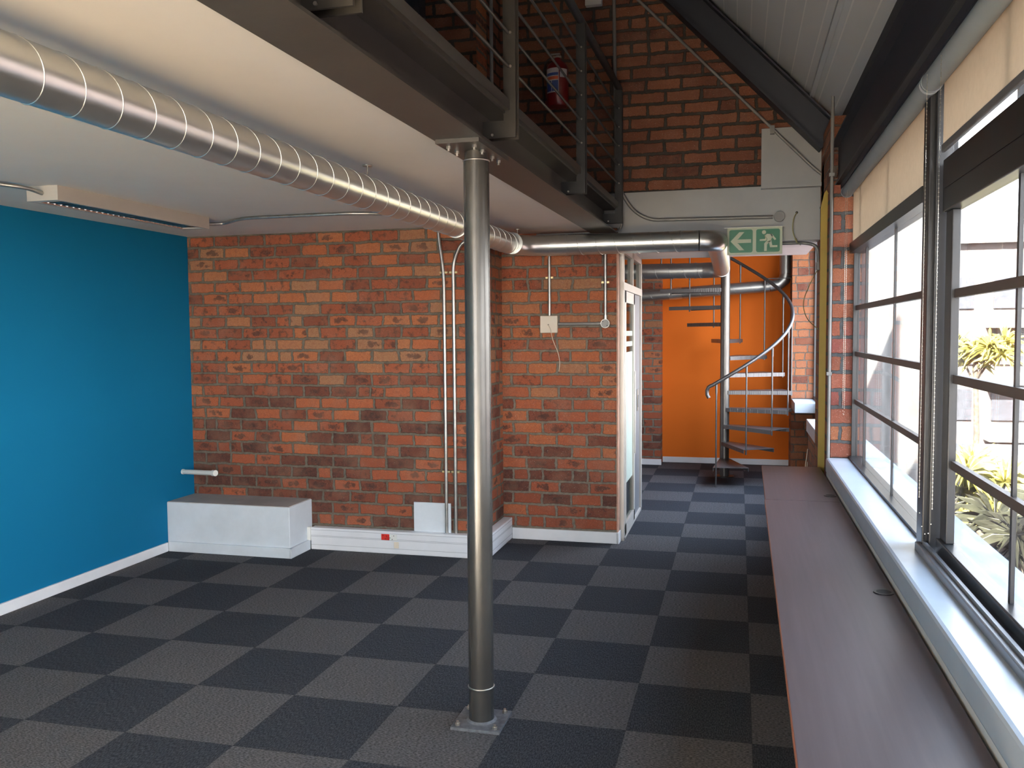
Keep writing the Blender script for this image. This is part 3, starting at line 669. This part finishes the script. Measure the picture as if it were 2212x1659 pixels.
# ------------------------------------------------------------------ low level bits along the brick wall
def low_bits():
    r = thing('boxed_plinth', (.28, 2.88, 0), 'low white boxed-in plinth in the corner between blue and brick walls', 'plinth')
    B(XL, .775, 2.70, YA, 0, .372, bev=.004).build('box', PLINTH, r)
    o = B(XL+.004, .765, 2.705, YA, .368, .376).build('top_slab', PLTOP, r)
    m = MB(); m.box(XL+.018, .795, 2.680, 2.70, 0, .075, bev=.003); m.box(.775, .795, 2.68, YA-.07, 0, .075, bev=.003); m.build('skirting', PLINTH, r)
    r = thing('cable_trunking', (1.4, 3.0, 0), 'white skirting trunking along the foot of the brick wall, wrapping the corner', 'trunking')
    m = MB(); m.box(.797, XR+.072, YA-.07, YA, 0, .168, bev=.005); m.box(XR, XR+.072, YA-.06, YB, 0, .168, bev=.005); m.build('body', GLOSSW, r)
    gl = simple('trunking_groove', (.30, .31, .34), .6)
    m = MB()
    for z in (.038, .100, .108, .150): m.box(.80, XR+.07, YA-.0712, YA-.068, z, z+.0018); m.box(XR+.07, XR+.0732, YA-.06, YB-.01, z, z+.0018)
    m.build('groove', gl, r)
    r2 = MB(); r2.box(.765, .80, YA-.085, YA-.05, .07, .172); r2.build('end_cap', PVC, r)
    y = YA-.071
    s_ = thing('power_socket', (1.42, y, .12), 'red dedicated power socket set in the white skirting trunking', 'socket'); B(1.375, 1.438, y-.004, y+.001, .103, .147, bev=.001).build('face', SPLASTIC, s_)
    for dx, dz in ((-.018, .012), (.0, -.012), (.018, .012) if 0 else (.010, .008)): MB().cyl((1.407+dx, y-.0055, .125+dz), (1.407+dx, y-.003, .125+dz), .0032, 8).build('slot', HOLE, s_)
    s_ = thing('power_socket', (1.48, y, .12), 'white power socket just right of the red one in the trunking', 'socket'); B(1.440, 1.498, y-.004, y+.001, .103, .147, bev=.001).build('face', PVC, s_)
    for dx, dz in ((-.018, -.004), (-.0, -.014), (.012, .012)): MB().cyl((1.462+dx, y-.0055, .125+dz), (1.462+dx, y-.003, .125+dz), .0032, 8).build('slot', HOLE, s_)
    tag(B(1.475, 1.512, y-.004, y+.001, .045, .092, bev=.001).build('data_outlet', CREAMP), 'small cream data outlet below the white socket in the trunking', 'outlet')
    tag(B(1.612, 1.90, YA-.012, YA-.001, .168, .385).build('access_panel', PLINTH), 'white square panel behind the two conduits at the foot of brick wall', 'panel')
    r = thing('waste_pipe', (-.1, 2.93, .58), 'capped white plastic pipe stub poking out above the plinth', 'pipe')
    p0 = Vector((XL, 2.905, .572)); p1 = Vector((.10, 2.79, .590))
    MB().cyl(p0, p1, .0185, 20).build('pipe', PVC, r); d = (p1-p0).normalized()
    MB().cyl(p1-d*.012, p1+d*.022, .023, 24).build('end_cap', PVC, r)
    MB().cyl(p0-d*.0, p0+d*.012, .021, 20).build('wall_ring', PVC, r)
low_bits()

# ------------------------------------------------------------------ exit sign
def exit_sign():
    x0, x1, z0, z1, y = 3.848, 4.236, 2.189, 2.387, YG-.075
    r = thing('exit_sign', ((x0+x1)/2, y, z0), 'green emergency exit sign with white arrow and running figure', 'sign')
    B(x0, x1, y, y+.006, z0, z1, bev=.001).build('panel', SIGNP, r)
    def sq(cx):
        c = []; h = .083; rr = .014; cz = (z0+z1)/2
        for sx_, sz_, t0 in ((1, 1, 0), (-1, 1, PI/2), (-1, -1, PI), (1, -1, 1.5*PI)):
            for k in range(5):
                t = t0+k*PI/8; c.append((cx+sx_*(h-rr)+rr*math.cos(t), y-.0005, cz+sz_*(h-rr)+rr*math.sin(t)))
        MB().prism(c, (0, -.001, 0)).build('green_square', SIGNG, r)
    ca, cb = x0+.098, x1-.100; cz = (z0+z1)/2
    sq(ca); sq(cb)
    def poly(pts, cx, sc=.001):
        m = MB()
        for p in pts: m.prism([(cx+a*sc, y-.0015, cz+b*sc) for a, b in p], (0, -.001, 0))
        return m
    poly([[(-74, 0), (-12, 66), (24, 66), (-18, 18), (-30, 12), (-30, -12), (-18, -18), (24, -66), (-12, -66)], [(-32, 13), (72, 13), (72, -13), (-32, -13)]], ca).build('arrow', SIGNP, r)
    limbs = [[(-22, 38), (-6, 48), (22, 46), (34, 34), (22, 2), (12, -12), (-10, -6), (-4, 10)],     # torso
             [(16, 47), (30, 45), (58, 8), (46, 0), (26, 28)],                                   # trailing arm
             [(-24, 38), (-14, 34), (-20, 12), (-58, 10), (-58, -2), (-16, -2), (-8, 8)],          # leading arm
             [(6, -6), (24, 4), (30, -36), (66, -36), (66, -50), (14, -50)],                      # rear leg
             [(-12, -4), (14, -8), (-6, -28), (-8, -76), (-26, -76), (-26, -22)]]                  # front leg
    m = poly(limbs, cb)
    m.cyl((cb-.028, y-.0015, cz+.060), (cb-.028, y-.0025, cz+.060), .0145, 20, smooth=False)
    m.build('running_figure', SIGNP, r)
    m = MB(); m.box(x0-.02, x1+.02, y+.002, y+.006, z1-.001, z1+.002)
    for x in (x0+.03, x1-.03): m.tube([(x, y+.003, z1), (x, YG-.02, z1+.006)], .002, 6)
    m.build('hanger', BOLT, r)
exit_sign()

# ------------------------------------------------------------------ aluminium door screen
def door():
    r = thing('door_1', (3.05, 4.3, 0), None, None); struct(r)
    x0, x1, ya, yb, zt = 3.03, 3.078, YG+.01, 5.05, 2.29
    f = MB()
    f.box(x0, x1, ya, ya+.05, 0, zt, bev=.002); f.box(x0, x1, yb-.045, yb, 0, zt, bev=.002); f.box(x0, x1, ya, yb, zt-.05, zt); f.box(x0-.002, x1+.002, ya, yb, 1.955, 2.015); f.box(x0, x1, ya, yb, 0, .022)
    f.box(x0, x1, 4.36, 4.40, 2.015, zt)
    f.build('door_frame', ALU, r)
    B(3.05, 3.055, ya+.05, 4.36, 2.015, zt-.05).build('transom_pane', MATS['door_glass'], r); B(3.05, 3.055, 4.40, yb-.045, 2.015, zt-.05).build('transom_pane', MATS['door_glass'], r)
    s_ = MB(); a, b = ya+.05, 4.46
    s_.box(x0+.018, x1+.004, a, a+.075, .03, 1.95, bev=.002); s_.box(x0+.018, x1+.004, b-.07, b, .03, 1.95, bev=.002); s_.box(x0+.018, x1+.004, a, b, 1.86, 1.95, bev=.002); s_.box(x0+.018, x1+.004, a, b, .03, .12, bev=.002)
    leaf = s_.build('sliding_leaf', ALU, r)
    B(3.062, 3.067, a+.07, b-.065, .12, 1.86).build('pane', MATS['door_glass'], leaf)
    fr = MB(); fr.box(3.0675, 3.0685, a+.07, b-.065, .42, 1.47)
    for z in (1.515, 1.60): fr.box(3.0675, 3.0685, a+.07, b-.065, z, z+.04)
    fr.build('frosted_stripe', MATS['frosted_film'], leaf)
    g = MB(); g.box(x0, x0+.03, 4.46, yb-.045, .022, 1.955); g.build('grey_leaf', ALUG, r)
    h = MB(); h.box(3.062, 3.068, 4.80, 4.86, .93, 1.12, bev=.002); h.build('lock_plate', BOLT, r)
    h = MB(); h.box(3.0685, 3.0695, 4.815, 4.845, .96, 1.07); h.build('lock_recess', HOLE, r)
    MB().cyl((3.085, 4.43, .60), (3.085, 4.43, 1.30), .008, 10).build('pull_handle', ALU, r)
door()

# ------------------------------------------------------------------ spiral staircase
def stair():
    cx, cy = 3.787, 7.05; R = .722; rise = .19; step = math.radians(24.7); wdt = math.radians(28.5); a0 = math.radians(-98)
    r = thing('spiral_staircase', (cx, cy, 0), 'steel spiral staircase with open chequer plate treads before the orange wall', 'staircase')
    MB().cyl((cx, cy, .0), (cx, cy, 3.9), .051, 32).build('center_pole', POLE, r)
    MB().cyl((cx, cy, .0), (cx, cy, .012), .11, 24).build('foot_plate', STEELD, r)
    def P(a, rad, z): return Vector((cx+rad*math.cos(a), cy+rad*math.sin(a), z))
    NTR = 14
    for k in range(NTR):
        a = a0+k*step; z = .21+k*rise
        m = MB(); d = .030
        n = 6
        edge = [P(a+wdt*i/n, R-.0, z) for i in range(n+1)]
        ia, ib = P(a+wdt*.5-1.1, .055, z), P(a+wdt*.5+1.1, .055, z)
        top = [ia]+[edge[0], edge[-1]]+[ib]
        m.prism([(p.x, p.y, p.z) for p in top], (0, 0, -.006))
        # folded down edges
        for p, q in ((ia, edge[0]), (edge[-1], ib)):
            m.prism([p, q, q-Vector((0, 0, d+.012)), p-Vector((0, 0, d+.012))], ((q-p).cross(Vector((0, 0, 1))).normalized()*.004))
        m.build('tread', MATS['chequer'], r)
        MB().tube([P(a+wdt*.5, .05, z-.028), P(a+wdt*.5, .05, z+.004)], .056, 20).build('tread_collar', STEELD, r) if 0 else None
        pb = P(a+.035, R-.01, (0 if k == 0 else z-.055))
        zt = .21+k*rise+.875
        m = MB().tube([pb, P(a+.035, R-.01, zt)], .0085, 8); m.tube([P(a+.035, R-.01, zt-.10), P(a+.035, R-.01, zt)], .0115, 8)
        m.build('baluster', RAIL, r)
    pts = []
    for i in range(-1, 14*8):
        k = i/8; a = a0+.035+k*step; pts.append(P(a, R-.005, .21+k*rise+.885))
    a = a0+.035-step/8
    e = P(a, R, .21-rise/8+.885); tdir = Vector((math.sin(a), -math.cos(a), 0))
    curl = [e+tdir*.035+Vector((0, 0, -.135)), e+tdir*.055+Vector((0, 0, -.10)), e+tdir*.056+Vector((0, 0, -.055)), e+tdir*.042+Vector((0, 0, -.022)), e+tdir*.018+Vector((0, 0, -.006))]
    MB().tube(curl+pts, .019, 14).build('handrail', RAIL, r)
    # landing rail seen under the duct
    return r
stair()

# ------------------------------------------------------------------ desks
def desk(ya, yb, label, gy, near):
    x0a, x0b = (4.060, 4.076) if near else (4.079, 4.090)
    r = thing('desk', (4.25, (ya+yb)/2, 0), label, 'desk', 'desks along the window')
    m = MB(); m.prism([(x0a, ya, .725), (WX-.01, ya, .725), (WX-.01, yb, .725), (x0b, yb, .725)], (0, 0, .025)); m.build('desktop', MATS['desk'], r)
    m = MB(); m.prism([(x0a-.002, ya, .7255), (x0a, ya, .7255), (x0b, yb, .7255), (x0b-.002, yb, .7255)], (0, 0, .0235)); m.build('edge_band', MATS['desk_edge'], r)
    for y in (ya+.04, yb-.065): B(4.27, WX-.03, y, y+.025, 0, .725).build('leg_panel', STEELD, r)
    B(WX-.09, WX-.07, ya+.07, yb-.07, .30, .725).build('modesty_panel', MATS['desk'], r)
    for g in gy:
        m = MB(); m.cyl((4.415, g, .750), (4.415, g, .7535), .033, 28); o = m.build('grommet', BLACKP, r)
        MB().cyl((4.415, g, .7534), (4.415, g, .7540), .024, 24).build('grommet_insert', HOLE, o)
desk(-1.32, 1.728, 'long brown laminate desk along the window, nearest the camera', (.11,), True)
desk(1.734, 2.93, 'short brown laminate desk at the far end of the window', (1.90,), False)

# ------------------------------------------------------------------ roller blinds
def chain(y0_, y1_, ztop, zbot, parent, x=4.535):
    m = MB(); pts = []
    n = int((ztop-zbot)/.0125)
    rad = abs(y1_-y0_)/2
    for i in range(n): pts.append((x, y0_, ztop-i*.0125)); pts.append((x, y1_, ztop-i*.0125))
    for i in range(7): t = PI*i/6; pts.append((x, (y0_+y1_)/2-rad*math.cos(t)*(1 if y0_ < y1_ else -1), zbot-rad*math.sin(t)))
    for p in pts:
        bmesh.ops.create_icosphere(m.bm, subdivisions=1, radius=.0022, matrix=Matrix.Translation(p))
    m.tube([(x, y0_, ztop), (x, y0_, zbot)], .0007, 4); m.tube([(x, y1_, ztop), (x, y1_, zbot)], .0007, 4)
    m.build('pull_chain', BOLT, parent)
BLR = simple('roller_cover_grey', (.19, .215, .24), .6, var=.03); BBAR = simple('bottom_bar_grey', (.20, .21, .23), .35, .4)
def blind(ya, yb, zb, label, ch):
    r = thing('roller_blind', (4.55, (ya+yb)/2, 2.45), label, 'blind', 'roller blinds')
    MB().cyl((4.552, yb, 2.452), (4.552, ya, 2.452), .034, 28).build('roller', BLR, r)
    MB().cyl((4.552, ya-.002, 2.452), (4.552, ya+.012, 2.452), .036, 28).build('end_bracket', BLR, r)
    B(4.5845, 4.5862, yb+.02, ya-.02, zb+.01, 2.45).build('fabric', FABRIC, r)
    B(4.579, 4.592, yb+.02, ya-.02, zb-.012, zb+.014, bev=.003).build('bottom_bar', BBAR, r)
    for c in ch: chain(c[0], c[1], 2.44, c[2], r, c[3])
blind(2.57, .245, 2.118, 'beige roller blind over the far window panes', ((.075, -.125, 1.085, 4.512), (2.36, 2.44, 1.18, 4.53)))
blind(.205, -1.95, 2.225, 'beige roller blind over the near window, hanging slightly shorter', ())

# ------------------------------------------------------------------ fire extinguisher and small upper items
def extinguisher():
    x, y = 2.60, YG-.045-.115; zb, zt = 3.33, 3.66
    r = thing('fire_extinguisher', (x, y, zb), 'red fire extinguisher on the dark gable bricks behind the railing', 'fire extinguisher')
    m = MB().tube([(x, y, zb), (x, y, zb+.015), (x, y, zt-.05), (x, y, zt-.015), (x, y, zt+.01), (x, y, zt+.03)], [.070, .082, .082, .065, .03, .022], 32); m.build('cylinder', REDEX, r)
    def lab(a0, a1, z0, z1, mat, nm, rr=.0828):
        m = MB(); k = 10
        a = [m.bm.verts.new((x+rr*math.cos(a0+(a1-a0)*i/k), y+rr*math.sin(a0+(a1-a0)*i/k), z0)) for i in range(k+1)]
        b = [m.bm.verts.new((x+rr*math.cos(a0+(a1-a0)*i/k), y+rr*math.sin(a0+(a1-a0)*i/k), z1)) for i in range(k+1)]
        for i in range(k): m._f((a[i], a[i+1], b[i+1], b[i]), True)
        return m.build(nm, mat, r)
    g = math.radians
    lab(g(-150), g(-72), 3.42, 3.60, LABW, 'label'); lab(g(-147), g(-75), 3.515, 3.538, LABR, 'label_stripe', .0831); lab(g(-147), g(-113), 3.43, 3.508, LABB, 'label_block', .0831); lab(g(-109), g(-75), 3.43, 3.508, LABB, 'label_block', .0831); lab(g(-147), g(-75), 3.545, 3.565, LABB, 'label_block', .0831)
    lab(g(-66), g(-20), 3.53, 3.595, LABW, 'inspection_tag')
    m = MB(); m.box(x-.05, x+.03, y-.012, y+.012, zt+.03, zt+.045); m.box(x-.06, x+.02, y-.008, y+.008, zt+.055, zt+.065); m.cyl((x, y, zt+.02), (x, y, zt+.05), .012, 12); m.build('valve_handle', BOLT, r)
    MB().tube(smooth([(x, y, zt+.035), (x-.08, y, zt+.03), (x-.115, y, zt-.08), (x-.105, y, zb+.06), (x-.10, y, zb+.0)], .07), .007, 8).build('hose', RUBBER, r)
    B(x-.03, x+.03, y+.075, YG-.045, zb+.1, zb+.2).build('bracket', STEELD, r)
extinguisher()
tag(B(2.80, 2.925, YG-.10, YG-.045, 4.08, 4.20, bev=.004).build('wall_box', PVC), 'small white box high on the gable brickwork', 'box')

# ------------------------------------------------------------------ outside
def outside():
    tag(B(-60, 120, -60, 130, -5.2, -5.0).build('street_ground', MATS['street_paving']), 'pinkish paved street below the windows', 'street', kind='structure')
    tag(B(4.82, 5.56, -10, 10, .02, .20).build('concrete_canopy', MATS['concrete_ledge']), 'flat white concrete canopy outside below the windows', 'canopy')
    m = MB(); m.prism([(5.6, 22.4, -5), (6.90, 12.75, -5), (7.3, 12.8, -5), (6.0, 22.5, -5)], (0, 0, 15))
    tag(m.build('outer_wing_wall', MATS['plaster_outside']), 'weathered pale plaster flank wall seen through the far window', 'wall')
    m = MB(); m.box(4.646, 4.682, 2.62, 3.96, .25, 2.44); tag(m.build('outer_pier', MATS['pink_render']), 'pinkish rendered pier just outside the far window', 'pier')
    def building(x0, x1, y, z1, cols, rows, mat, label):
        r = thing('apartment_building', ((x0+x1)/2, y, -5), label, 'building')
        B(x0, x1, y, y+10, -5, z1).build('wall', mat, r)
        w = (x1-x0)/cols
        for i in range(cols):
            for j in range(rows):
                xa = x0+w*(i+.18); za = z1-1.0-2.6*(j+1)+.6
                B(xa, xa+w*.64, y-.12, y+.05, za, za+1.45).build('window', MATS['far_glass'], r)
                if i % 2 == 1: B(xa-.3, xa+w*.7, y-1.1, y, za-.9, za-.1).build('balcony', MATS['facade_white'], r)
        B(x0-.3, x1+.3, y-.4, y+10, z1, z1+.35).build('roof_slab', MATS['facade_white'], r)
    building(12.6, 19.5, 42, 5.6, 3, 5, MATS['facade'], 'pinkish apartment block with balconies seen through the right window')
    building(22.5, 36, 50, 4.0, 4, 3, MATS['facade_white'], 'pale apartment block farther right beyond the trees')
    def palm(x, y, zc, R, n, mat, label, blade=.05, seed=1):
        rnd = random.Random(seed); r = thing('palm_tree', (x, y, -5), label, 'tree')
        MB().tube([(x, y, -5), (x+.1, y, (zc-5)/2), (x, y, zc)], [.13, .10, .07], 10).build('trunk', MATS['bark'], r)
        for b in range(3):
            MB().tube([(x, y, zc-1.2), (x+rnd.uniform(-.6, .6), y+rnd.uniform(-.6, .6), zc+rnd.uniform(-.3, .3))], .04, 8).build('branch', MATS['bark'], r)
        m = MB()
        for h in range(7):
            hx, hy, hz = x+rnd.uniform(-R*.7, R*.7), y+rnd.uniform(-R*.7, R*.7), zc+rnd.uniform(-.45, .45)*R
            for i in range(n):
                a = rnd.uniform(0, 2*PI); e = rnd.uniform(-.5, 1.2); L = R*rnd.uniform(.45, .75)
                d = Vector((math.cos(a)*math.cos(e), math.sin(a)*math.cos(e), math.sin(e))); sd = d.cross(Vector((0, 0, 1))).normalized()*blade
                p = Vector((hx, hy, hz)); q = p+d*L*.55; t = p+d*L-Vector((0, 0, L*.25))
                v = [m.bm.verts.new(c) for c in (p-sd*.4, p+sd*.4, q+sd, t, q-sd)]; m._f(v)
        m.build('fronds', mat, r)
    palm(7.45, 8.6, -.75, .9, 46, MATS['leaf_olive'], 'spiky dark palm nearest the window on the right', .018, 3)
    palm(6.9, 10.2, -1.25, .75, 46, MATS['leaf_olive'], 'spiky palm left of the nearest one, above the crimson stall', .016, 4)
    palm(8.2, 14.5, -1.35, 1.0, 90, MATS['leaf_yellow'], 'sunlit yellow-green palm in the middle of the window view', .025, 5)
    palm(12.6, 19.0, -1.6, 1.5, 90, MATS['leaf_yellow'], 'sunlit yellow-green tree farther off across the street', .035, 6)
    palm(12.0, 31.0, .9, 1.4, 50, MATS['leaf_yellow'], 'tall pale yellow tree before the pinkish apartment block', .05, 8)
    palm(9.7, 11.6, -1.3, 1.0, 46, MATS['leaf_olive'], 'olive palm at far right of window view', .04, 9)
    tag(B(7.2, 8.5, 11.2, 12.0, -3.6, -1.9, bev=.05).build('market_stall', MATS['crimson_panel']), 'crimson box stall in street beneath the palms', 'stall')
    tag(B(8.55, 8.8, 11.2, 12.0, -3.6, -2.3).build('street_bin', MATS['green_panel']), 'narrow green bin right of the crimson stall', 'bin')
    r = thing('delivery_van', (9.6, 24, -5), 'white delivery truck with ring emblem parked across street', 'truck')
    B(7.6, 12.0, 22, 24.2, -4.4, -1.6, bev=.06).build('cargo_box', MATS['van_white'], r)
    MB().tube(arc((9.0, 21.98, -2.6), (1, 0, 0), (0, 0, 1), .33, 0, 2*PI, 28), .025, 6).build('ring_emblem', BLR, r)
    for x in (8.3, 11.2): MB().cyl((x, 21.9, -4.55), (x, 22.3, -4.55), .45, 20).build('wheel', RUBBER, r)
outside()
